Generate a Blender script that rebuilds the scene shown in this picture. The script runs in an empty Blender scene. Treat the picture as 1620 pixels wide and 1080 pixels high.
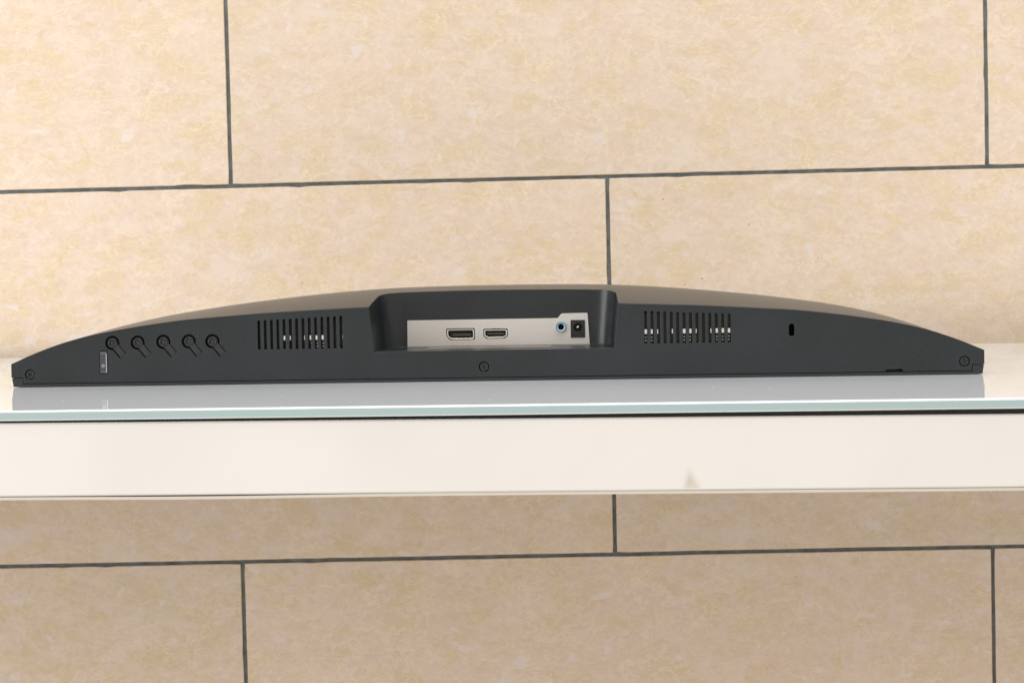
import bpy, math, random
import numpy as np
from mathutils import Matrix, Vector
from mathutils.geometry import delaunay_2d_cdt

random.seed(7)
scene = bpy.context.scene
col = scene.collection
MM = 0.001

# ------------------------------------------------------------------ camera
yaw, pitch, roll = math.radians(3.825), math.radians(2.105), math.radians(1.017)
fw = Vector((-math.sin(yaw) * math.cos(pitch), math.cos(yaw) * math.cos(pitch), -math.sin(pitch)))
rt = Vector((math.cos(yaw), math.sin(yaw), 0.0))
up = rt.cross(fw)
r2 = rt * math.cos(roll) - up * math.sin(roll)
u2 = rt * math.sin(roll) + up * math.cos(roll)
cam_data = bpy.data.cameras.new("camera")
cam_data.lens = 59.68
cam_data.sensor_width = 36.0
cam_data.clip_start = 0.02
cam_data.clip_end = 50.0
cam_data.dof.use_dof = True
cam_data.dof.focus_distance = 0.95
cam_data.dof.aperture_fstop = 38.0
cam = bpy.data.objects.new("camera", cam_data)
col.objects.link(cam)
cam.matrix_world = Matrix(((r2.x, u2.x, -fw.x, 0.07578), (r2.y, u2.y, -fw.y, -0.9353),
                           (r2.z, u2.z, -fw.z, 0.05582), (0, 0, 0, 1)))
scene.camera = cam

# ------------------------------------------------------------------ world and lamps
world = bpy.data.worlds.new("World")
scene.world = world
world.use_nodes = True
bg = world.node_tree.nodes["Background"]
bg.inputs["Color"].default_value = (1.0, 0.915, 0.81, 1)
bg.inputs["Strength"].default_value = 0.85


def area(name, loc, target, sx, sy, watts, color):
    d = bpy.data.lights.new(name, 'AREA')
    d.shape = 'RECTANGLE'
    d.size, d.size_y, d.energy, d.color = sx, sy, watts, color
    o = bpy.data.objects.new(name, d)
    col.objects.link(o)
    o.location = loc
    o.rotation_euler = (Vector(target) - Vector(loc)).to_track_quat('-Z', 'Y').to_euler()
    return o


area("window_light", (-2.75, -1.6, 0.30), (0.0, 0.3, 0.0), 1.0, 1.6, 42.0, (0.97, 0.985, 1.0))
area("ceiling_light", (0.15, -0.55, 2.2), (0.05, 0.2, 0.0), 1.6, 1.2, 32.0, (0.95, 0.98, 1.0))

vs = scene.view_settings
vs.view_transform = 'Standard'
vs.look = 'None'
vs.exposure = 0.0
vs.gamma = 1.0
scene.cycles.use_denoising = True
scene.cycles.max_bounces = 6
scene.cycles.diffuse_bounces = 3
scene.cycles.glossy_bounces = 3


# ------------------------------------------------------------------ material helpers
def new_mat(name):
    m = bpy.data.materials.new(name)
    m.use_nodes = True
    return m, m.node_tree.nodes, m.node_tree.links, m.node_tree.nodes["Principled BSDF"]


def simple(name, color, rough=0.5, metal=0.0, ior=1.5, bump=None, bevel=0.0, var=0.0, coat=0.0, trans=0.0):
    m, N, L, P = new_mat(name)
    P.inputs["Base Color"].default_value = (*color, 1)
    P.inputs["Roughness"].default_value = rough
    P.inputs["Metallic"].default_value = metal
    P.inputs["IOR"].default_value = ior
    P.inputs["Coat Weight"].default_value = coat
    P.inputs["Transmission Weight"].default_value = trans
    tc = N.new("ShaderNodeTexCoord")
    nrm = None
    if bevel:
        b = N.new("ShaderNodeBevel")
        b.samples = 4
        b.inputs["Radius"].default_value = bevel
        nrm = b.outputs[0]
    if bump:
        sc, st = bump
        n = N.new("ShaderNodeTexNoise")
        n.inputs["Scale"].default_value = sc
        n.inputs["Detail"].default_value = 3
        L.new(tc.outputs["Object"], n.inputs["Vector"])
        bp = N.new("ShaderNodeBump")
        bp.inputs["Strength"].default_value = st
        bp.inputs["Distance"].default_value = 0.0002
        L.new(n.outputs[0], bp.inputs["Height"])
        if nrm:
            L.new(nrm, bp.inputs["Normal"])
        nrm = bp.outputs[0]
    if nrm:
        L.new(nrm, P.inputs["Normal"])
    if var:
        n2 = N.new("ShaderNodeTexNoise")
        n2.inputs["Scale"].default_value = 900.0
        n2.inputs["Detail"].default_value = 4
        n3 = N.new("ShaderNodeTexNoise")
        n3.inputs["Scale"].default_value = 22.0
        n3.inputs["Detail"].default_value = 5
        L.new(tc.outputs["Object"], n2.inputs["Vector"])
        L.new(tc.outputs["Object"], n3.inputs["Vector"])
        ad = N.new("ShaderNodeMath")
        ad.operation = 'ADD'
        L.new(n2.outputs[0], ad.inputs[0])
        L.new(n3.outputs[0], ad.inputs[1])
        mr = N.new("ShaderNodeMapRange")
        mr.inputs["From Min"].default_value = 0.6
        mr.inputs["From Max"].default_value = 1.4
        mr.inputs["To Min"].default_value = 1 - var
        mr.inputs["To Max"].default_value = 1 + var
        L.new(ad.outputs[0], mr.inputs["Value"])
        vm = N.new("ShaderNodeVectorMath")
        vm.operation = 'SCALE'
        vm.inputs[0].default_value = color
        L.new(mr.outputs[0], vm.inputs["Scale"])
        L.new(vm.outputs[0], P.inputs["Base Color"])
    return m


M = {}
M['plastic'] = simple("charcoal_plastic", (0.0135, 0.0178, 0.0215), 0.31, ior=1.47, bump=(1250, 0.55), bevel=0.0006, var=0.45)
M['bezel'] = simple("bezel_plastic", (0.016, 0.020, 0.023), 0.36, bump=(2600, 0.2), bevel=0.0004)
M['black'] = simple("black_plastic", (0.012, 0.012, 0.013), 0.4, bevel=0.0003)
M['button'] = simple("button_plastic", (0.02, 0.023, 0.024), 0.33, bevel=0.0003)
M['screw'] = simple("black_steel_screw", (0.022, 0.023, 0.024), 0.35, metal=0.0, bevel=0.0002)
M['shield'] = simple("brushed_steel_shield", (0.66, 0.635, 0.615), 0.42, metal=0.45, bump=(1400, 0.1), var=0.05)
M['shell'] = simple("nickel_shell", (0.72, 0.69, 0.62), 0.22, metal=1.0, bevel=0.0002)
M['tongue'] = simple("connector_tongue", (0.06, 0.057, 0.056), 0.35)
M['blue'] = simple("blue_jack_plastic", (0.14, 0.35, 0.50), 0.35, bevel=0.0003)
M['paleblue'] = simple("pale_jack_plastic", (0.60, 0.72, 0.82), 0.3, bevel=0.0003)
M['gold'] = simple("brass_pin", (0.68, 0.60, 0.46), 0.25, metal=1.0)
M['lens'] = simple("lavender_lens_plastic", (0.045, 0.045, 0.062), 0.16, bevel=0.0004, coat=0.5)
M['lensedge'] = simple("clear_lens_edge", (0.40, 0.41, 0.46), 0.2, bevel=0.0002)
M['glint_white'] = simple("vent_glint_white", (0.88, 0.86, 0.78), 0.5)  # white that stands in for light coming through the vents
M['edge'] = simple("aqua_glass_edge", (0.40, 0.525, 0.55), 0.25, coat=0.2)
M['arris'] = simple("arris_highlight", (0.86, 0.93, 0.94), 0.3)  # near-white, the bevel's highlight put into the colour
M['gap_dark'] = simple("gap_black", (0.008, 0.008, 0.008), 0.8)  # black of the sheets and fillers added behind gaps, for shade
M['gap_blocker'] = simple("dark_board", (0.03, 0.027, 0.025), 0.7)
M['band'] = simple("edge_band_pvc", (0.66, 0.62, 0.56), 0.4, bump=(150, 0.2))


def glass_top_mat():
    m, N, L, P = new_mat("white_back_painted_glass")
    P.inputs["Base Color"].default_value = (0.89, 0.945, 1.0, 1)
    P.inputs["IOR"].default_value = 1.31
    tc = N.new("ShaderNodeTexCoord")
    n = N.new("ShaderNodeTexNoise")
    n.inputs["Scale"].default_value = 35
    n.inputs["Detail"].default_value = 6
    L.new(tc.outputs["Object"], n.inputs["Vector"])
    mr = N.new("ShaderNodeMapRange")
    mr.inputs["From Min"].default_value = 0.35
    mr.inputs["From Max"].default_value = 0.75
    mr.inputs["To Min"].default_value = 0.015
    mr.inputs["To Max"].default_value = 0.05
    L.new(n.outputs[0], mr.inputs["Value"])
    vo = N.new("ShaderNodeTexVoronoi")
    vo.inputs["Scale"].default_value = 75
    L.new(tc.outputs["Object"], vo.inputs["Vector"])
    d = N.new("ShaderNodeMath")
    d.operation = 'LESS_THAN'
    L.new(vo.outputs["Distance"], d.inputs[0])
    d.inputs[1].default_value = 0.045
    sx = N.new("ShaderNodeSeparateColor")
    L.new(vo.outputs["Color"], sx.inputs[0])
    gt = N.new("ShaderNodeMath")
    gt.operation = 'GREATER_THAN'
    L.new(sx.outputs[0], gt.inputs[0])
    gt.inputs[1].default_value = 0.86
    ml = N.new("ShaderNodeMath")
    ml.operation = 'MULTIPLY'
    L.new(d.outputs[0], ml.inputs[0])
    L.new(gt.outputs[0], ml.inputs[1])
    ad = N.new("ShaderNodeMath")
    ad.operation = 'MAXIMUM'
    L.new(ml.outputs[0], ad.inputs[0])
    L.new(mr.outputs[0], ad.inputs[1])
    L.new(ad.outputs[0], P.inputs["Roughness"])
    return m


M['glass'] = glass_top_mat()


def apron_mat():
    m, N, L, P = new_mat("white_laminate_with_smear")
    P.inputs["Roughness"].default_value = 0.3
    tc = N.new("ShaderNodeTexCoord")
    # broad faint smudging
    n = N.new("ShaderNodeTexNoise")
    n.inputs["Scale"].default_value = 14
    n.inputs["Detail"].default_value = 6
    L.new(tc.outputs["Object"], n.inputs["Vector"])
    rp = N.new("ShaderNodeValToRGB")
    rp.color_ramp.elements[0].position = 0.3
    rp.color_ramp.elements[0].color = (0.785, 0.77, 0.76, 1)
    rp.color_ramp.elements[1].position = 0.62
    rp.color_ramp.elements[1].color = (0.82, 0.805, 0.795, 1)
    L.new(n.outputs[0], rp.inputs[0])
    # the smear: a narrow streak of tan dirt near the bottom edge
    sep = N.new("ShaderNodeSeparateXYZ")
    L.new(tc.outputs["Object"], sep.inputs[0])

    def M1(op, a, b=None, clamp=False):
        k = N.new("ShaderNodeMath")
        k.operation = op
        k.use_clamp = clamp
        for i, q in enumerate((a, b)):
            if q is None:
                continue
            if isinstance(q, (int, float)):
                k.inputs[i].default_value = q
            else:
                L.new(q, k.inputs[i])
        return k.outputs[0]
    mp = N.new("ShaderNodeMapping")
    mp.inputs["Scale"].default_value = (700, 1, 60)
    L.new(tc.outputs["Object"], mp.inputs[0])
    n2 = N.new("ShaderNodeTexNoise")
    n2.inputs["Scale"].default_value = 1.0
    n2.inputs["Detail"].default_value = 4
    L.new(mp.outputs[0], n2.inputs["Vector"])
    zz = M1('MULTIPLY', M1('ADD', sep.outputs[2], 0.0385), 105.0)          # 0 at the foot, 1 at the top of the streak
    width = M1('SUBTRACT', 1.0, M1('MULTIPLY', zz, 0.55))
    dx = M1('DIVIDE', M1('ABSOLUTE', M1('SUBTRACT', sep.outputs[0], M1('SUBTRACT', 0.1044, M1('MULTIPLY', zz, 0.0012)))), 0.0044)
    across = M1('SUBTRACT', width, dx, True)
    upm = M1('MULTIPLY', M1('SUBTRACT', 1.0, zz, True), M1('MULTIPLY', M1('ADD', zz, 0.08), 8.0, True))
    msk = M1('MULTIPLY', M1('MULTIPLY', M1('MULTIPLY', across, 1.7, True), M1('MULTIPLY', upm, 1.5, True)), M1('MULTIPLY', M1('MULTIPLY', n2.outputs[0], n2.outputs[0]), 2.6), True)
    mx = N.new("ShaderNodeMix")
    mx.data_type = 'RGBA'
    L.new(msk, mx.inputs[0])
    L.new(rp.outputs[0], mx.inputs[6])
    mx.inputs[7].default_value = (0.60, 0.555, 0.49, 1)
    L.new(mx.outputs[2], P.inputs["Base Color"])
    return m


M['apron'] = apron_mat()


def tile_mat():
    m, N, L, P = new_mat("cream_marble_tile")
    P.inputs["Roughness"].default_value = 0.4
    P.inputs["Specular IOR Level"].default_value = 0.25
    tc = N.new("ShaderNodeTexCoord")
    oi = N.new("ShaderNodeObjectInfo")
    sc = N.new("ShaderNodeVectorMath")
    sc.operation = 'SCALE'
    cmb = N.new("ShaderNodeCombineXYZ")
    L.new(oi.outputs["Random"], cmb.inputs[0])
    cmb.inputs[1].default_value = 0.37
    L.new(oi.outputs["Random"], cmb.inputs[2])
    L.new(cmb.outputs[0], sc.inputs[0])
    sc.inputs["Scale"].default_value = 37.0
    ad = N.new("ShaderNodeVectorMath")
    ad.operation = 'ADD'
    L.new(tc.outputs["Object"], ad.inputs[0])
    L.new(sc.outputs[0], ad.inputs[1])
    # gentle diagonal stretch, like drifting sediment
    mp = N.new("ShaderNodeMapping")
    mp.inputs["Rotation"].default_value = (0, 0.55, 0)
    mp.inputs["Scale"].default_value = (0.8, 1, 1.25)
    L.new(ad.outputs[0], mp.inputs[0])
    V = mp.outputs[0]

    def noise(scale, detail=5, rough=0.55, dist=0.0, vec=V):
        n = N.new("ShaderNodeTexNoise")
        n.inputs["Scale"].default_value = scale
        n.inputs["Detail"].default_value = detail
        n.inputs["Roughness"].default_value = rough
        n.inputs["Distortion"].default_value = dist
        L.new(vec, n.inputs["Vector"])
        return n.outputs[0]

    def ramp(src, pts):
        r = N.new("ShaderNodeValToRGB")
        while len(r.color_ramp.elements) < len(pts):
            r.color_ramp.elements.new(0.5)
        for e, (p, c) in zip(r.color_ramp.elements, pts):
            e.position = p
            e.color = (*c, 1) if len(c) == 3 else c
        L.new(src, r.inputs[0])
        return r.outputs[0]

    def mix(fac, a, b, mode='MIX'):
        x = N.new("ShaderNodeMix")
        x.data_type = 'RGBA'
        x.blend_type = mode
        if isinstance(fac, float):
            x.inputs[0].default_value = fac
        else:
            L.new(fac, x.inputs[0])
        for i, q in ((6, a), (7, b)):
            if isinstance(q, tuple):
                x.inputs[i].default_value = (*q, 1)
            else:
                L.new(q, x.inputs[i])
        return x.outputs[2]
    # angular patches of pale ochre and pinkish cream, edges broken up by noise
    wob = N.new("ShaderNodeTexNoise")
    wob.inputs["Scale"].default_value = 70
    wob.inputs["Detail"].default_value = 6
    wob.inputs["Roughness"].default_value = 0.65
    L.new(V, wob.inputs["Vector"])
    wv = N.new("ShaderNodeVectorMath")
    wv.operation = 'MULTIPLY_ADD'
    L.new(wob.outputs["Color"], wv.inputs[0])
    wv.inputs[1].default_value = (0.034, 0.034, 0.034)
    L.new(V, wv.inputs[2])
    VW = wv.outputs[0]

    def voro(scale, feat, vec=VW, out="Distance"):
        v_ = N.new("ShaderNodeTexVoronoi")
        v_.feature = feat
        v_.inputs["Scale"].default_value = scale
        L.new(vec, v_.inputs["Vector"])
        return v_.outputs[out]
    patch = mix(0.5, mix(0.5, voro(58, 'F1', VW, "Color"), noise(48, 7, 0.66, 0.9)), noise(21, 5, 0.6, 1.2))
    base = ramp(patch, [(0.32, (0.685, 0.562, 0.392)), (0.43, (0.700, 0.582, 0.440)), (0.50, (0.714, 0.590, 0.488)),
                        (0.57, (0.725, 0.610, 0.530)), (0.68, (0.690, 0.556, 0.418))])
    fine = ramp(noise(150, 7, 0.7, 0.9), [(0.28, (0.86, 0.85, 0.83)), (0.72, (1.08, 1.08, 1.09))])
    c = mix(0.75, base, fine, 'MULTIPLY')
    # hair-thin pale veins along broken cell borders
    e1 = ramp(voro(46, 'DISTANCE_TO_EDGE'), [(0.0, (0.8, 0.8, 0.8)), (0.055, (0, 0, 0))])
    e2 = ramp(voro(95, 'DISTANCE_TO_EDGE'), [(0.0, (0.7, 0.7, 0.7)), (0.09, (0, 0, 0))])
    vk = ramp(noise(22, 4), [(0.45, (0, 0, 0)), (0.60, (0.75, 0.75, 0.75))])
    vk2 = ramp(noise(27, 4, 0.5, 0.6), [(0.50, (0, 0, 0)), (0.62, (0.6, 0.6, 0.6))])
    c = mix(mix(1.0, e1, vk, 'MULTIPLY'), c, (0.81, 0.71, 0.585))
    c = mix(mix(1.0, e2, vk2, 'MULTIPLY'), c, (0.78, 0.675, 0.545))
    curl = ramp(noise(34, 4, 0.5, 2.6), [(0.482, (0, 0, 0)), (0.496, (0.5, 0.5, 0.5)), (0.504, (0.5, 0.5, 0.5)), (0.518, (0, 0, 0))])
    c = mix(curl, c, (0.80, 0.705, 0.575))
    pl = ramp(noise(29, 3, 0.6, 0.8), [(0.56, (0, 0, 0)), (0.68, (0.6, 0.6, 0.6))])
    c = mix(pl, c, (0.735, 0.64, 0.58))
    # faint ochre drifts and pale lavender blotches
    of = ramp(noise(60, 5, 0.6, 1.1), [(0.57, (0, 0, 0)), (0.70, (0.45, 0.45, 0.45))])
    c = mix(of, c, (0.68, 0.545, 0.37))
    lf = ramp(noise(62, 3, 0.55, 0.4), [(0.64, (0, 0, 0)), (0.70, (0.75, 0.75, 0.75))])
    c = mix(lf, c, (0.735, 0.665, 0.645))
    # tiny dark pin holes
    vo = N.new("ShaderNodeTexVoronoi")
    vo.inputs["Scale"].default_value = 42
    L.new(ad.outputs[0], vo.inputs["Vector"])
    pf = ramp(vo.outputs["Distance"], [(0.02, (0.7, 0.7, 0.7)), (0.045, (0, 0, 0))])
    pk = ramp(noise(17, 2), [(0.56, (0, 0, 0)), (0.60, (1, 1, 1))])
    c = mix(mix(1.0, pf, pk, 'MULTIPLY'), c, (0.30, 0.24, 0.18))
    # whole-tile tint
    tint = ramp(oi.outputs["Random"], [(0.0, (0.97, 0.965, 0.935)), (0.5, (1.03, 1.0, 0.97)), (1.0, (1.04, 1.025, 1.0))])
    c = mix(1.0, c, tint, 'MULTIPLY')
    L.new(c, P.inputs["Base Color"])
    bp = N.new("ShaderNodeBump")
    bp.inputs["Strength"].default_value = 0.15
    bp.inputs["Distance"].default_value = 0.0004
    L.new(noise(160, 5), bp.inputs["Height"])
    L.new(bp.outputs[0], P.inputs["Normal"])
    return m


M['tile'] = tile_mat()


def grout_mat():
    m, N, L, P = new_mat("dark_grout")
    P.inputs["Roughness"].default_value = 0.85
    tc = N.new("ShaderNodeTexCoord")
    n = N.new("ShaderNodeTexNoise")
    n.inputs["Scale"].default_value = 90
    n.inputs["Detail"].default_value = 6
    n.inputs["Roughness"].default_value = 0.7
    L.new(tc.outputs["Object"], n.inputs["Vector"])
    r = N.new("ShaderNodeValToRGB")
    r.color_ramp.elements[0].position = 0.3
    r.color_ramp.elements[0].color = (0.075, 0.080, 0.072, 1)
    r.color_ramp.elements[1].position = 0.75
    r.color_ramp.elements[1].color = (0.19, 0.205, 0.20, 1)
    L.new(n.outputs[0], r.inputs[0])
    L.new(r.outputs[0], P.inputs["Base Color"])
    return m


M['grout'] = grout_mat()


# ------------------------------------------------------------------ mesh helpers
class MB:
    def __init__(self):
        self.v, self.f, self.s, self.m = [], [], [], []

    def add(self, verts, faces, smooth=False, mat=0):
        o = len(self.v)
        self.v += [tuple(p) for p in verts]
        for f in faces:
            self.f.append([i + o for i in f])
            self.s.append(smooth)
            self.m.append(mat)

    def box(self, x0, x1, y0, y1, z0, z1, mat=0):
        v = [(x, y, z) for z in (z0, z1) for y in (y0, y1) for x in (x0, x1)]
        self.add(v, [(0, 2, 3, 1), (4, 5, 7, 6), (0, 1, 5, 4), (2, 6, 7, 3), (0, 4, 6, 2), (1, 3, 7, 5)], mat=mat)

    def build(self, name, mats, parent=None, loc=None):
        me = bpy.data.meshes.new(name)
        me.from_pydata(self.v, [], self.f)
        for q in (mats if isinstance(mats, (list, tuple)) else [mats]):
            me.materials.append(q)
        me.polygons.foreach_set("use_smooth", self.s)
        me.polygons.foreach_set("material_index", self.m)
        me.update()
        o = bpy.data.objects.new(name, me)
        col.objects.link(o)
        if parent:
            o.parent = parent
        if loc:
            o.location = loc
        return o


def link(name, me, parent, loc=(0, 0, 0)):
    o = bpy.data.objects.new(name, me)
    col.objects.link(o)
    o.parent = parent
    o.location = loc
    return o


def inside(p, poly):
    x, y = p
    c = False
    j = len(poly) - 1
    for i in range(len(poly)):
        xi, yi = poly[i]
        xj, yj = poly[j]
        if (yi > y) != (yj > y) and x < (xj - xi) * (y - yi) / (yj - yi) + xi:
            c = not c
        j = i
    return c


def fill(outline, holes, extra=()):
    pts, edges = [], []
    for loop in [outline] + list(holes):
        o = len(pts)
        pts += [Vector(p) for p in loop]
        edges += [(o + i, o + (i + 1) % len(loop)) for i in range(len(loop))]
    pts += [Vector(p) for p in extra]
    vo, eo, fo, *_ = delaunay_2d_cdt(pts, edges, [], 0, 1e-9)
    out = []
    for f in fo:
        cx = sum(vo[i].x for i in f) / 3
        cy = sum(vo[i].y for i in f) / 3
        if inside((cx, cy), outline) and not any(inside((cx, cy), h) for h in holes):
            out.append(list(f))
    return [(p.x, p.y) for p in vo], out


def plate(mb, outline, holes, y0, depth, hole_depth=None, rim=True, back=False, mat=0):
    """flat panel facing -Y, outline/holes in (x, z); hole walls and outer rim run back along +Y"""
    pts, tris = fill(outline, holes)
    fixed = []
    for t in tris:
        a, b, c = (pts[i] for i in t)
        if (b[0] - a[0]) * (c[1] - a[1]) - (b[1] - a[1]) * (c[0] - a[0]) < 0:
            t = t[::-1]
        fixed.append(t)                                 # ccw in (x,z) seen from -Y
    mb.add([(x, y0, z) for x, z in pts], fixed, mat=mat)
    if back:
        mb.add([(x, y0 + depth, z) for x, z in pts], [t[::-1] for t in fixed], mat=mat)
    loops = [(h, hole_depth or depth) for h in holes] + ([(outline, depth)] if rim else [])
    for h, d in loops:
        n = len(h)
        mb.add([(x, y0, z) for x, z in h] + [(x, y0 + d, z) for x, z in h],
               [(i, (i + 1) % n, n + (i + 1) % n, n + i) for i in range(n)], mat=mat)


def circle(cx, cz, r, n=32):
    return [(cx + r * math.cos(2 * math.pi * i / n), cz + r * math.sin(2 * math.pi * i / n)) for i in range(n)]


def rrect(x0, x1, z0, z1, r, n=4):
    out = []
    for cx, cz, a0 in ((x1 - r, z0 + r, -90), (x1 - r, z1 - r, 0), (x0 + r, z1 - r, 90), (x0 + r, z0 + r, 180)):
        for i in range(n + 1):
            a = math.radians(a0 + 90 * i / n)
            out.append((cx + r * math.cos(a), cz + r * math.sin(a)))
    return out


def lathe(mb, cx, cz, prof, n=32, mat=0, smooth=True):
    """profile of (radius, y) turned about the Y axis through (cx, cz)"""
    V, Fc = [], []
    for r, y in prof:
        for i in range(n):
            a = 2 * math.pi * i / n
            V.append((cx + r * math.cos(a), y, cz + r * math.sin(a)))
    for k in range(len(prof) - 1):
        for i in range(n):
            j = (i + 1) % n
            Fc.append((k * n + i, k * n + j, (k + 1) * n + j, (k + 1) * n + i))
    mb.add(V, Fc, smooth, mat)


def empty(name, loc=(0, 0, 0)):
    o = bpy.data.objects.new(name, None)
    o.empty_display_size = 0.05
    col.objects.link(o)
    o.location = loc
    return o


def tag(o, label=None, cat=None, kind=None, group=None):
    for k, v in (("label", label), ("category", cat), ("kind", kind), ("group", group)):
        if v:
            o[k] = v


def hermite(xs, ys):
    xs, ys = np.array(xs, float), np.array(ys, float)
    h = np.diff(xs)
    d = np.diff(ys) / h
    m = np.zeros(len(xs))
    m[1:-1] = (d[:-1] * h[1:] + d[1:] * h[:-1]) / (h[:-1] + h[1:])
    m[0], m[-1] = 0.0, d[-1]

    def f(x):
        i = int(min(max(np.searchsorted(xs, x) - 1, 0), len(xs) - 2))
        t = (x - xs[i]) / h[i]
        return float(ys[i] * (1 + 2 * t) * (1 - t) ** 2 + m[i] * h[i] * t * (1 - t) ** 2
                     + ys[i + 1] * t * t * (3 - 2 * t) + m[i + 1] * h[i] * t * t * (t - 1))
    return f


# ------------------------------------------------------------------ tiled wall
wall_mb = MB()
wall_mb.box(-1.75, 1.75, 0.0012, 0.02, -0.95, 1.05)
wall = wall_mb.build("tile_wall", M['grout'])
tag(wall, "wall of cream marble tiles with dark grout joints behind the table", "wall", "structure")
wall.matrix_world = (Matrix.Translation((0, 0.42494, 0)) @ Matrix.Rotation(math.radians(2.338), 4, 'Z')
                     @ Matrix.Rotation(-0.00642, 4, 'Y'))

TP, RP, X0, Z0, J = 0.604, 0.30319, -0.23793, -0.16745, 0.0031


def tile_mesh(k):
    rnd = random.Random(100 + k)
    w, h = TP - J, RP - J
    loop = []

    def side(ax, ay, bx, by):
        n = int(math.hypot(bx - ax, by - ay) / 0.009)
        L_ = math.hypot(bx - ax, by - ay)
        nx, ny = (by - ay) / L_, -(bx - ax) / L_
        run = 0.0
        for i in range(n):
            t = i / n
            run = run * 0.6 + rnd.uniform(-0.0001, 0.0001)
            chip = -rnd.uniform(0.0003, 0.0009) if rnd.random() < 0.03 else 0.0
            e = run + chip if i else -0.0004
            loop.append((ax + (bx - ax) * t + nx * e, ay + (by - ay) * t + ny * e))
    c = [(-w / 2, -h / 2), (w / 2, -h / 2), (w / 2, h / 2), (-w / 2, h / 2)]
    for i in range(4):
        side(*c[i], *c[(i + 1) % 4])
    n = len(loop)
    mb = MB()
    inner = [(x - math.copysign(0.0005, x) * (abs(abs(x) - w / 2) < 0.003), z - math.copysign(0.0005, z) * (abs(abs(z) - h / 2) < 0.003)) for x, z in loop]
    V = [(x, 0.0, z) for x, z in inner] + [(x, 0.0005, z) for x, z in loop] + [(x, 0.008, z) for x, z in loop]
    mb.add(V, [list(range(n))] + [(i + n, (i + 1) % n + n, (i + 1) % n, i) for i in range(n)]
           + [(i + 2 * n, (i + 1) % n + 2 * n, (i + 1) % n + n, i + n) for i in range(n)])
    return mb


tile_src = []
for k in range(5):
    o = tile_mesh(k).build("tile", M['tile'], wall)
    tile_src.append(o)
cnt = 0
for row in range(-2, 3):
    off = 0.0 if row % 2 else 0.5
    for c_ in range(-2, 3):
        if c_ == 2 and off:
            continue
        o = tile_src[cnt] if cnt < 5 else link("tile", tile_src[cnt % 5].data, wall)
        o.location = (X0 + (c_ + 0.5 + off) * TP - (TP if off else 0) * 0, random.uniform(-0.0002, 0.0001), Z0 + (row + 0.5) * RP)
        cnt += 1

# ------------------------------------------------------------------ table
table = empty("table", (0, 0.1, 0))
tag(table, "white table with aqua-edged glass top and glossy white apron", "table")
TY = -0.1772
ZT = -0.0003
XL, XR = -0.95, 0.95


def ch(o, parent):
    o.parent = parent
    o.matrix_parent_inverse = Matrix.Translation(-parent.location)
    return o


g = MB()
yb = 0.3947
a = 0.0008
# section in (y, z): top, front arris, front edge, underside, back
sec = [(yb, ZT), (TY + a, ZT), (TY, ZT - a), (TY, ZT - 0.0042), (TY + 0.0005, ZT - 0.0047), (yb, ZT - 0.0047)]
V = [(XL, y, z) for y, z in sec] + [(XR, y, z) for y, z in sec]
n = len(sec)
for i, mt in ((0, 0), (1, 1), (2, 2), (3, 1), (4, 0), (5, 2)):
    j = (i + 1) % n
    g.add([V[i], V[j], V[n + j], V[n + i]], [(0, 1, 2, 3)], mat=mt)
g.add(V[:n], [list(range(n))[::-1]], mat=2)
g.add(V[n:], [list(range(n))], mat=2)
ch(g.build("glass_top", [M['glass'], M['arris'], M['edge']]), table)

b = MB()
b.box(XL + 0.01, XR - 0.01, TY + 0.006, yb - 0.004, -0.0385, -0.0052)
ch(b.build("gap_blocker", M['gap_blocker']), table)  # dark board added under the glass to block light through the gap

ap = MB()
NS = 60
prof = []
for i in range(NS + 1):
    x = XL + (XR - XL) * i / NS
    zt = -0.00685 - 0.0031 * x if abs(x) < 0.35 else -0.00685 - 0.0031 * math.copysign(0.35, x)
    prof.append((x, [(TY + 0.0055, zt), (TY + 0.0022, zt), (TY + 0.0012, zt - 0.0007), (TY + 0.0012, -0.0390), (TY + 0.0015, -0.0397),
                     (TY + 0.0022, -0.0400), (TY + 0.0055, -0.0400)]))
k = 7
V = [(x, y, z) for x, s in prof for y, z in s]
ap.add(V, [(i * k + j, i * k + j + 1, (i + 1) * k + j + 1, (i + 1) * k + j) for i in range(NS) for j in range(k - 1)])
ap.add([V[j] for j in range(k)], [list(range(k))])
ch(ap.build("apron", M['apron']), table)

eb = MB()
V = []
for i in range(121):
    x = XL + (XR - XL) * i / 120
    sag = 0.0005 * math.exp(-((x + 0.115) / 0.06) ** 2) + 0.0002 / (1 + math.exp((x + 0.10) / 0.03)) + 0.00012 / (1 + math.exp((0.12 - x) / 0.03))
    z = -0.03995 - sag
    for y, zz in ((TY + 0.0014, z), (TY + 0.0014, z - 0.0013), (TY + 0.02, z - 0.0013), (TY + 0.02, z)):
        V.append((x, y, zz))
eb.add(V, [(i * 4 + j, i * 4 + (j + 1) % 4, (i + 1) * 4 + (j + 1) % 4, (i + 1) * 4 + j) for i in range(120) for j in range(4)])
ch(eb.build("edge_band", M['band']), table)

# ------------------------------------------------------------------ monitor
mon = empty("monitor", (0, 0, 0))
tag(mon, "charcoal flat-panel monitor lying face down on the glass table, port side forward", "monitor")

PX = [0, 66, 95, 124, 152, 168, 188, 206, 222, 239, 256, 270]
PZ = [43.0, 41.7, 40.6, 39.3, 37.5, 36.4, 34.1, 31.5, 28.7, 24.6, 18.8, 12.9]
SX = [0, 36, 60, 72, 98, 130, 161, 177, 195, 214, 228, 242, 256, 270]
SZ = [52.4, 52.2, 51.7, 51.2, 49.5, 46.6, 43.1, 40.9, 38.2, 34.3, 30.6, 25.6, 19.4, 12.9]
fP, fS = hermite(PX, PZ), hermite(SX, SZ)


def gy(y):
    if y < 85:
        return 1 - (1 - y / 85) ** 2
    return 1 - 0.75 * ((y - 85) / 235) ** 2


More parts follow.
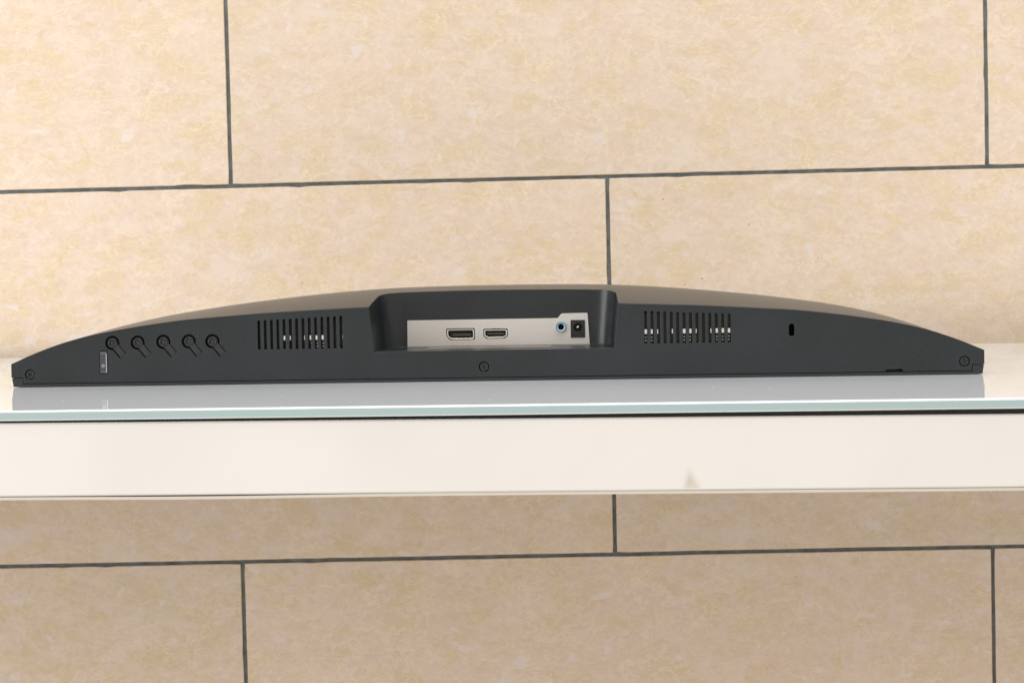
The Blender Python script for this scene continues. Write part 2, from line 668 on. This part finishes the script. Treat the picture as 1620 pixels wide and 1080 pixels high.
def zback(x, y):
    p = fP(min(abs(x) * 1000, 270)) * MM
    s = max(fS(min(abs(x) * 1000, 270)) * MM, p)
    fall = 0.0 if y < 0.085 else 0.35 * ((y - 0.085) / 0.235) ** 2
    return (p + (s - p) * gy(y * 1000)) * (1 - fall) if y > 0 else p


LX, RX, FD = -66.0, 72.1, 40.0        # recess: opening edges at the top, depth


def notch_path(inset, n=10):
    """plan of the recess wall from front left round to front right, in mm"""
    l, rr = LX + inset, RX - inset
    r, q_r = 11.5, 13.0
    pts = [(l, 0.0), (l + 0.3, 9.0), (l + 0.7, 18.0), (l + 1.1, FD - r)]
    for i in range(1, n + 1):
        t = math.pi / 2 * i / n
        pts.append((l + 1.1 + r * (1 - math.cos(t)), FD if i == n else FD - r + r * math.sin(t)))
    for q in range(1, 8):
        pts.append((l + 1.1 + r + (rr - l - 2.2 - r - q_r) * q / 8, FD))
    for i in range(n + 1):
        t = math.pi / 2 * i / n
        pts.append((rr - 1.1 - q_r + q_r * math.sin(t), FD if i == 0 else FD - q_r + q_r * math.cos(t)))
    pts += [(rr - 0.7, 18.0), (rr - 0.3, 9.0), (rr, 0.0)]
    return pts


body = MB()
# --- openings in the front face (mm, x-z)
holes = []
slots = []
for k in range(14):
    t = k / 13
    slots.append((-128.1 + 46.25 * t, 18.9, 35.2 + 1.7 * t))
for k in range(14):
    t = k / 13
    slots.append((87.05 + 45.6 * t, 18.95, 36.9 - 2.1 * t))
for x, z0, z1 in slots:
    holes.append(rrect(x - 0.82, x + 0.82, z0, z1, 0.5, 3))
DIR = (math.cos(math.radians(-51.5)), math.sin(math.radians(-51.5)))
BTN = [(-211.6, 23.9), (-197.1, 23.9), (-182.5, 24.1), (-168.0, 24.1), (-154.6, 24.0)]


def keyhole(cx, cz, R, hw, L_, rot_end=0.0):
    """circle of radius R with a straight tail of half width hw reaching L_ from the centre along DIR"""
    ux, uz = DIR
    px, pz = -uz, ux
    a0 = math.asin(hw / R)
    base = math.atan2(uz, ux)
    pts = []
    N_ = 36
    for i in range(N_ + 1):
        a_ = base + a0 + (2 * math.pi - 2 * a0) * i / N_
        pts.append((cx + R * math.cos(a_), cz + R * math.sin(a_)))
    pts.append((cx + ux * L_ - px * hw, cz + uz * L_ - pz * hw))
    pts.append((cx + ux * L_ + px * hw, cz + uz * L_ + pz * hw))
    return pts


for cx, cz in BTN:
    holes.append(keyhole(cx, cz, 4.05, 2.25, 9.3))
holes.append(rrect(-219.2, -214.6, 6.7, 19.6, 0.5))
holes.append(rrect(165.0, 168.0, 21.9, 28.8, 1.4, 5))
SCR = [(-259.3, 6.9), (-2.5, 7.6), (259.4, 6.9)]
for cx, cz in SCR:
    holes.append(circle(cx, cz, 2.88, 28))

xs_l = np.linspace(LX, -270, 40)
xs_r = np.linspace(270, RX, 40)
outline = [(-263.4, 1.85), (216.6, 1.85), (218.1, 3.4), (225.3, 3.4), (226.7, 1.85), (263.4, 1.85), (263.4, 5.15), (270, 5.15)]
outline += [(x, fP(abs(x)) - 0.35) for x in xs_r]
outline += [(69.7, 16.9), (-63.6, 16.9)]
outline += [(x, fP(abs(x)) - 0.35) for x in xs_l]
outline += [(-270, 5.15), (-263.4, 5.15)]
S_ = lambda L_: [(x * MM, z * MM) for x, z in L_]
plate(body, S_(outline), [S_(h) for h in holes], 0.0, 0.0013, 0.0014, rim=False)
# chamfer between front face and back shell
for xs in (xs_r, xs_l):
    V = [(x * MM, 0.0, (fP(abs(x)) - 0.35) * MM) for x in xs] + [(x * MM, 0.00035, fP(abs(x)) * MM) for x in xs]
    m_ = len(xs)
    body.add(V, [(i, i + 1, m_ + i + 1, m_ + i) for i in range(m_ - 1)], True)
# --- back shell with the recess cut out of it
top_path = notch_path(0.0)
low_path = notch_path(2.4)
plan = [(-270, 0.35)] + [(x, 0.35) for x in xs_l[::-1][1:-1]] + [(x, max(y, 0.35)) for x, y in top_path] \
    + [(x, 0.35) for x in xs_r[::-1][1:-1]] + [(270, 0.35), (270, 320), (-270, 320)]
plan = S_(plan)
extra = []
for x in np.linspace(-264, 264, 89):
    for y in (4, 9, 15, 22, 30, 40, 48, 56, 64, 72, 80, 88, 98, 110, 125, 145, 170, 200, 235, 275, 305):
        if LX - 2.5 < x < RX + 2.5 and y < FD + 2.5:
            continue
        extra.append((x * MM, y * MM))
pts, tris = fill(plan, [], extra)
fx = []
for t in tris:
    a_, b_, c_ = (pts[i] for i in t)
    if (b_[0] - a_[0]) * (c_[1] - a_[1]) - (b_[1] - a_[1]) * (c_[0] - a_[0]) < 0:
        t = t[::-1]
    fx.append(t)
body.add([(x, y, zback(x, y)) for x, y in pts], fx, True)
# --- recess wall and floor
floor_z = lambda y: (16.9 + 0.75 * y / FD) * MM
NP = len(top_path)
V = []
for q in range(5):
    t = q / 4
    for (xa, ya), (xb, yb_) in zip(top_path, low_path):
        x, y = xa + (xb - xa) * t, ya + (yb_ - ya) * t
        zt = zback(xa * MM, max(ya, 0.35) * MM) - (0.00035 if ya == 0 else 0)
        V.append((x * MM, y * MM, zt + (floor_z(y) - zt) * t))
body.add(V, [(q * NP + i, (q + 1) * NP + i, (q + 1) * NP + i + 1, q * NP + i + 1) for q in range(4) for i in range(NP - 1) if not (top_path[i][1] == FD and top_path[i + 1][1] == FD)], True)
flat = [i for i in range(NP) if top_path[i][1] == FD]
wall_o = [(low_path[i][0] * MM, floor_z(FD)) for i in (flat[0], flat[-1])] \
    + [(top_path[i][0] * MM, zback(top_path[i][0] * MM, FD * MM)) for i in flat[::-1]]
plate(body, wall_o, [S_([(-30, 20.5), (53.4, 20.5), (53.4, 32.5), (-30, 32.5)])], FD * MM, 0.001, 0.02, rim=False)
body.add([(x * MM, y * MM, floor_z(y)) for x, y in low_path], [list(range(NP))[::-1]])
# --- ends, underside, rear
for sx in (-1, 1):
    ys = [0.0, 0.00035] + list(np.linspace(0.01, 0.32, 20))
    V = [(sx * 0.27, y, 0.00515) for y in ys] + [(sx * 0.27, y, zback(0.27, y) - (0.00035 if y == 0 else 0)) for y in ys]
    m_ = len(ys)
    body.add(V, [(i, i + 1, m_ + i + 1, m_ + i) for i in range(m_ - 1)])
    body.add([(sx * 0.27, 0, 0.00515), (sx * 0.2634, 0, 0.00515), (sx * 0.2634, 0.32, 0.00515), (sx * 0.27, 0.32, 0.00515)], [(0, 1, 2, 3)])
    body.add([(sx * 0.2634, 0, 0.00515), (sx * 0.2634, 0, 0.00185), (sx * 0.2634, 0.32, 0.00185), (sx * 0.2634, 0.32, 0.00515)], [(0, 1, 2, 3)])
body.add([(-0.2634, 0.0, 0.00185), (0.2166, 0.0, 0.00185), (0.2166, 0.32, 0.00185), (-0.2634, 0.32, 0.00185)], [(0, 3, 2, 1)])
body.add([(0.2166, 0.0, 0.00185), (0.2181, 0.0, 0.0034), (0.2253, 0.0, 0.0034), (0.2267, 0.0, 0.00185),
          (0.2166, 0.006, 0.00185), (0.2181, 0.006, 0.0034), (0.2253, 0.006, 0.0034), (0.2267, 0.006, 0.00185)],
         [(0, 1, 5, 4), (1, 2, 6, 5), (2, 3, 7, 6), (4, 5, 6, 7)])
body.add([(0.2166, 0.006, 0.00185), (0.2634, 0.006, 0.00185), (0.2634, 0.32, 0.00185), (0.2166, 0.32, 0.00185)], [(0, 3, 2, 1)])
body.add([(0.2267, 0.0, 0.00185), (0.2634, 0.0, 0.00185), (0.2634, 0.006, 0.00185), (0.2267, 0.006, 0.00185)], [(0, 3, 2, 1)])
xs = np.linspace(-270, 270, 60)
V = [(x * MM, 0.32, 0.00185) for x in xs] + [(x * MM, 0.32, zback(x * MM, 0.32)) for x in xs]
body.add(V, [(i + 1, i, 60 + i, 61 + i) for i in range(59)])
shell = body.build("housing", M['plastic'], mon)
tag(shell, "charcoal textured plastic housing with domed back")

# --- front bezel under the housing
bz = MB()
bo = [(-269.0, 0.0), (269.0, 0.0), (269.8, 4.8), (263.75, 4.8), (263.75, 1.45), (-263.75, 1.45), (-263.75, 4.8), (-269.8, 4.8)]
plate(bz, S_(bo), [], 0.00025, 0.315, back=True)
bz.box(-0.2636, 0.2636, 0.0012, 0.31, 0.0014, 0.0019, mat=1)  # dark filler added in the seam to keep light out
for sx in (-1, 1):
    x0, x1 = sorted((sx * 0.2636, sx * 0.2695))
    bz.box(x0, x1, 0.0012, 0.31, 0.0047, 0.0052, mat=1)
bz.build("bezel", [M['bezel'], M['gap_dark']], mon)

# --- light coming through the vents, stood in for by added white blocks
SEG_R = [(178, 212), (262, 293), (345, 371), (566, 588), (722, 762), (808, 845), (890, 918), (1116, 1138), (1190, 1223), (1274, 1308), (1356, 1395)]
SEG_L = [(344, 357), (394, 399), (509, 521), (553, 572), (600, 619), (649, 664), (816, 832)]
glints = [(87.05 + (((a_ + b_) / 2 - 195) / 91.3) * 3.508, (b_ - a_) / 91.3 * 3.508, 24.4) for a_, b_ in SEG_R]
glints += [(-128.1 + (((a_ + b_) / 2 - 150) / 50.6) * 3.558, (b_ - a_) / 50.6 * 3.558, 24.0) for a_, b_ in SEG_L]
for x, w, z in glints:
    s = MB()
    w = max(w, 0.5)
    s.box((x - w / 2) * MM, (x + w / 2) * MM, 0.0009, 0.004, z * MM, (z + 2.4) * MM)
    s.build("vent_glint", M['glint_white'], mon)
    if w > 1.0:
        for dz in (-2.3, -4.1):
            s = MB()
            s.box((x - 0.3) * MM, (x + 0.3) * MM, 0.0022, 0.004, (z + dz) * MM, (z + dz + 0.7) * MM)
            s.build("vent_glint_small", M['glint_white'], mon)  # fainter glints of light, added as small white blocks
for x0, x1 in ((-131, -79), (84, 136)):
    s = MB()
    s.box(x0 * MM, x1 * MM, 0.0045, 0.006, 0.016, 0.036)
    s.build("vent_backing", M['black'], mon)  # dark sheet added behind the slots, in place of the shaded inside

# --- control buttons in keyhole openings
for q, (cx, cz) in enumerate(BTN):
    bt = MB()
    ux, uz = DIR
    kh = keyhole(cx, cz, 2.9, 1.72, 9.15)
    plate(bt, S_(kh), [S_(circle(cx, cz, 2.45, 32))], 0.00055, 0.0014)
    lathe(bt, cx * MM, cz * MM, [(0.00245, 0.00055), (0.0024, 0.0001), (0.0022, -0.0002), (0.00195, -0.00018), (0.0018, 0.0003), (0.00162, 0.0008), (0.00142, 0.00068), (0.0012, 0.00055), (0.0006, 0.0005), (0.00001, 0.0005)])
    o = bt.build("control_button", M['button'], mon)
    if q == 0:
        d = MB()
        lathe(d, cx * MM, cz * MM, [(0.00075, 0.0007), (0.0007, 0.0003), (0.0004, 0.0001), (0.00001, 0.00008)], 20)
        d.build("power_dot", M['screw'], o)
        tag(o, "power button with a raised dot in its dished centre")
    fl = MB()
    fl.box((cx - 5) * MM, (cx + 9) * MM, 0.0035, 0.004, (cz - 10) * MM, (cz + 5) * MM)
    fl.build("button_backing", M['gap_dark'], o)  # added dark sheet, deepens the shade in the button gaps

# --- indicator lens
ln = MB()
plate(ln, S_(rrect(-218.9, -214.9, 7.0, 19.3, 0.4)), [], -0.00025, 0.002)
lo = ln.build("indicator_lens", M['lens'], mon)
tag(lo, "small clear lavender indicator window")
e = MB()
e.box(-0.2154, -0.2149, -0.00045, 0.0, 0.0073, 0.0180)
e.build("lens_edge", M['lensedge'], lo)
e = MB()
lathe(e, -0.2170, 0.0112, [(0.00085, -0.00025), (0.00085, -0.00045), (0.0005, -0.00045), (0.0005, -0.00022)], 20)
e.build("lens_ring", M['lensedge'], lo)
for z0, z1 in ((17.7, 19.1), (7.2, 8.1)):
    e = MB()
    e.box(-0.2186, -0.2152, -0.0004, -0.0002, z0 * MM, z1 * MM)
    e.build("lens_foot", simple("smoky_lens", (0.09, 0.095, 0.105), 0.25), lo)

# --- screws
for cx, cz in SCR:
    s = MB()
    ang = random.uniform(0, 1.2)
    c_, s_ = math.cos(ang), math.sin(ang)
    w, l = 0.42, 1.55
    cross = [(w, w), (w, l), (-w, l), (-w, w), (-l, w), (-l, -w), (-w, -w), (-w, -l), (w, -l), (w, -w), (l, -w), (l, w)]
    cross = [(cx + x * c_ - z * s_, cz + x * s_ + z * c_) for x, z in cross]
    plate(s, S_(circle(cx, cz, 2.3, 28)), [S_(cross)], 0.00045, 0.0016, 0.0011)
    lathe(s, cx * MM, cz * MM, [(0.0023, 0.00045), (0.00262, 0.0008), (0.00265, 0.0016)], 28)
    s.box((cx - 1.9) * MM, (cx + 1.9) * MM, 0.0015, 0.0016, (cz - 1.9) * MM, (cz + 1.9) * MM)
    s.build("screw", M['screw'], mon)

# --- black sheet added behind the security slot, for its shade
s = MB()
s.box(0.1635, 0.1695, 0.011, 0.0115, 0.0205, 0.0305)
s.build("slot_backing", M['gap_dark'], mon)

# --- port shield
YS = 0.0397
DP = [(-26.4, 22.6), (-25.0, 21.4), (-11.4, 21.4), (-10.9, 21.9), (-10.9, 27.3), (-11.5, 27.8), (-26.7, 27.8), (-27.2, 27.2), (-27.2, 24.0)]
HD = [(-3.7, 21.8), (6.1, 21.8), (8.1, 23.2), (8.1, 26.8), (7.7, 27.3), (-5.3, 27.3), (-5.7, 26.8), (-5.7, 23.2)]
DC = [(44.5, 21.5), (52.75, 21.5), (52.8, 31.65), (44.5, 31.7)]
JK = (39.0, 27.8)
shield_o = [(-50.0, 17.75), (55.3, 17.75), (54.3, 35.3), (53.9, 35.7), (39.8, 35.6), (39.0, 35.2), (37.4, 33.2), (36.6, 32.95), (-49.8, 32.95)]


def scale_poly(p, k, dx=0, dz=0, absolute=None):
    cx = sum(q[0] for q in p) / len(p)
    cz = sum(q[1] for q in p) / len(p)
    x0, x1 = min(q[0] for q in p), max(q[0] for q in p)
    z0, z1 = min(q[1] for q in p), max(q[1] for q in p)
    cx, cz = (x0 + x1) / 2, (z0 + z1) / 2
    fx_, fz_ = (x1 - x0 - 2 * k) / (x1 - x0), (z1 - z0 - 2 * k) / (z1 - z0)
    return [(cx + (x - cx) * fx_ + dx, cz + (z - cz) * fz_ + dz) for x, z in p]


sh = MB()
slits = [rrect(0.0, 0.8, 27.42, 27.75, 0.1, 1), rrect(2.2, 3.0, 27.42, 27.75, 0.1, 1)]
plate(sh, S_(shield_o), [S_(scale_poly(DP, -0.15)), S_(scale_poly(HD, -0.15)), S_(DC), S_(circle(*JK, 2.9))] + [S_(q) for q in slits], YS, 0.0002, 0.004, rim=True)
shield = sh.build("port_shield", M['shield'], mon)
tag(shield, "light grey metal plate round the ports")
f_ = MB()
f_.box(-0.036, 0.034, 0.016, 0.033, 0.0172, 0.01762)
f_.build("floor_strip", simple("grey_strip_metal", (0.30, 0.28, 0.26), 0.45, metal=0.5, var=0.2), shield)  # grey metallic strip lying on the recess floor


def port(name, poly, tongue, label):
    p = MB()
    o_ = scale_poly(poly, 0.35)
    i_ = scale_poly(poly, 0.95)
    plate(p, S_(o_), [S_(i_)], YS - 0.0001, 0.003, 0.009)
    po = p.build(name, M['shell'], mon)
    tag(po, label)
    t = MB()
    t.box(tongue[0] * MM, tongue[1] * MM, YS + 0.0008, YS + 0.008, tongue[2] * MM, tongue[3] * MM)
    t.build("contact_tongue", M['tongue'], po)
    b_ = MB()
    z = scale_poly(poly, 0.9)
    plate(b_, S_(z), [], YS + 0.007, 0.0005)
    b_.build("port_floor", M['black'], po)


port("display_port", DP, (-23.8, -12.9, 23.6, 24.9), "wider video socket with one cut corner")
port("video_port", HD, (-3.6, 6.0, 24.1, 25.1), "smaller video socket with two cut corners")
j = MB()
lathe(j, JK[0] * MM, JK[1] * MM, [(0.0031, YS + 0.0001), (0.0031, YS - 0.0009), (0.0030, YS - 0.0012), (0.0025, YS - 0.0012), (0.0024, YS - 0.0006)], 36)
jo = j.build("audio_jack", M['blue'], mon)
tag(jo, "light blue round audio socket")
j = MB()
lathe(j, JK[0] * MM, JK[1] * MM, [(0.00245, YS - 0.0007), (0.0022, YS - 0.001), (0.0018, YS - 0.0007), (0.0017, YS + 0.006), (0.00001, YS + 0.006)], 32)
j.build("jack_collar", M['paleblue'], jo)
j = MB()
lathe(j, JK[0] * MM, JK[1] * MM, [(0.00172, YS - 0.0003), (0.0015, YS - 0.0003), (0.0014, YS + 0.005), (0.00001, YS + 0.005)], 28)
j.build("jack_bore", M['black'], jo)
d = MB()
DCX, DCZ = 48.75, 27.5
plate(d, S_([(44.6, 21.6), (52.65, 21.6), (52.7, 31.55), (44.6, 31.6)]), [S_(circle(DCX, DCZ, 2.5, 28))], YS - 0.0004, 0.003, 0.008)
do = d.build("power_socket", M['black'], mon)
tag(do, "black square power socket with brass centre pin")
d = MB()
lathe(d, DCX * MM, DCZ * MM, [(0.0009, YS + 0.007), (0.0009, YS + 0.0004), (0.0006, YS - 0.0001), (0.00001, YS - 0.0002)], 20)
d.build("centre_pin", M['gold'], do)
d = MB()
lathe(d, DCX * MM, DCZ * MM, [(0.0024, YS + 0.0069), (0.00001, YS + 0.0069)], 20)
d.build("socket_floor", M['black'], do)
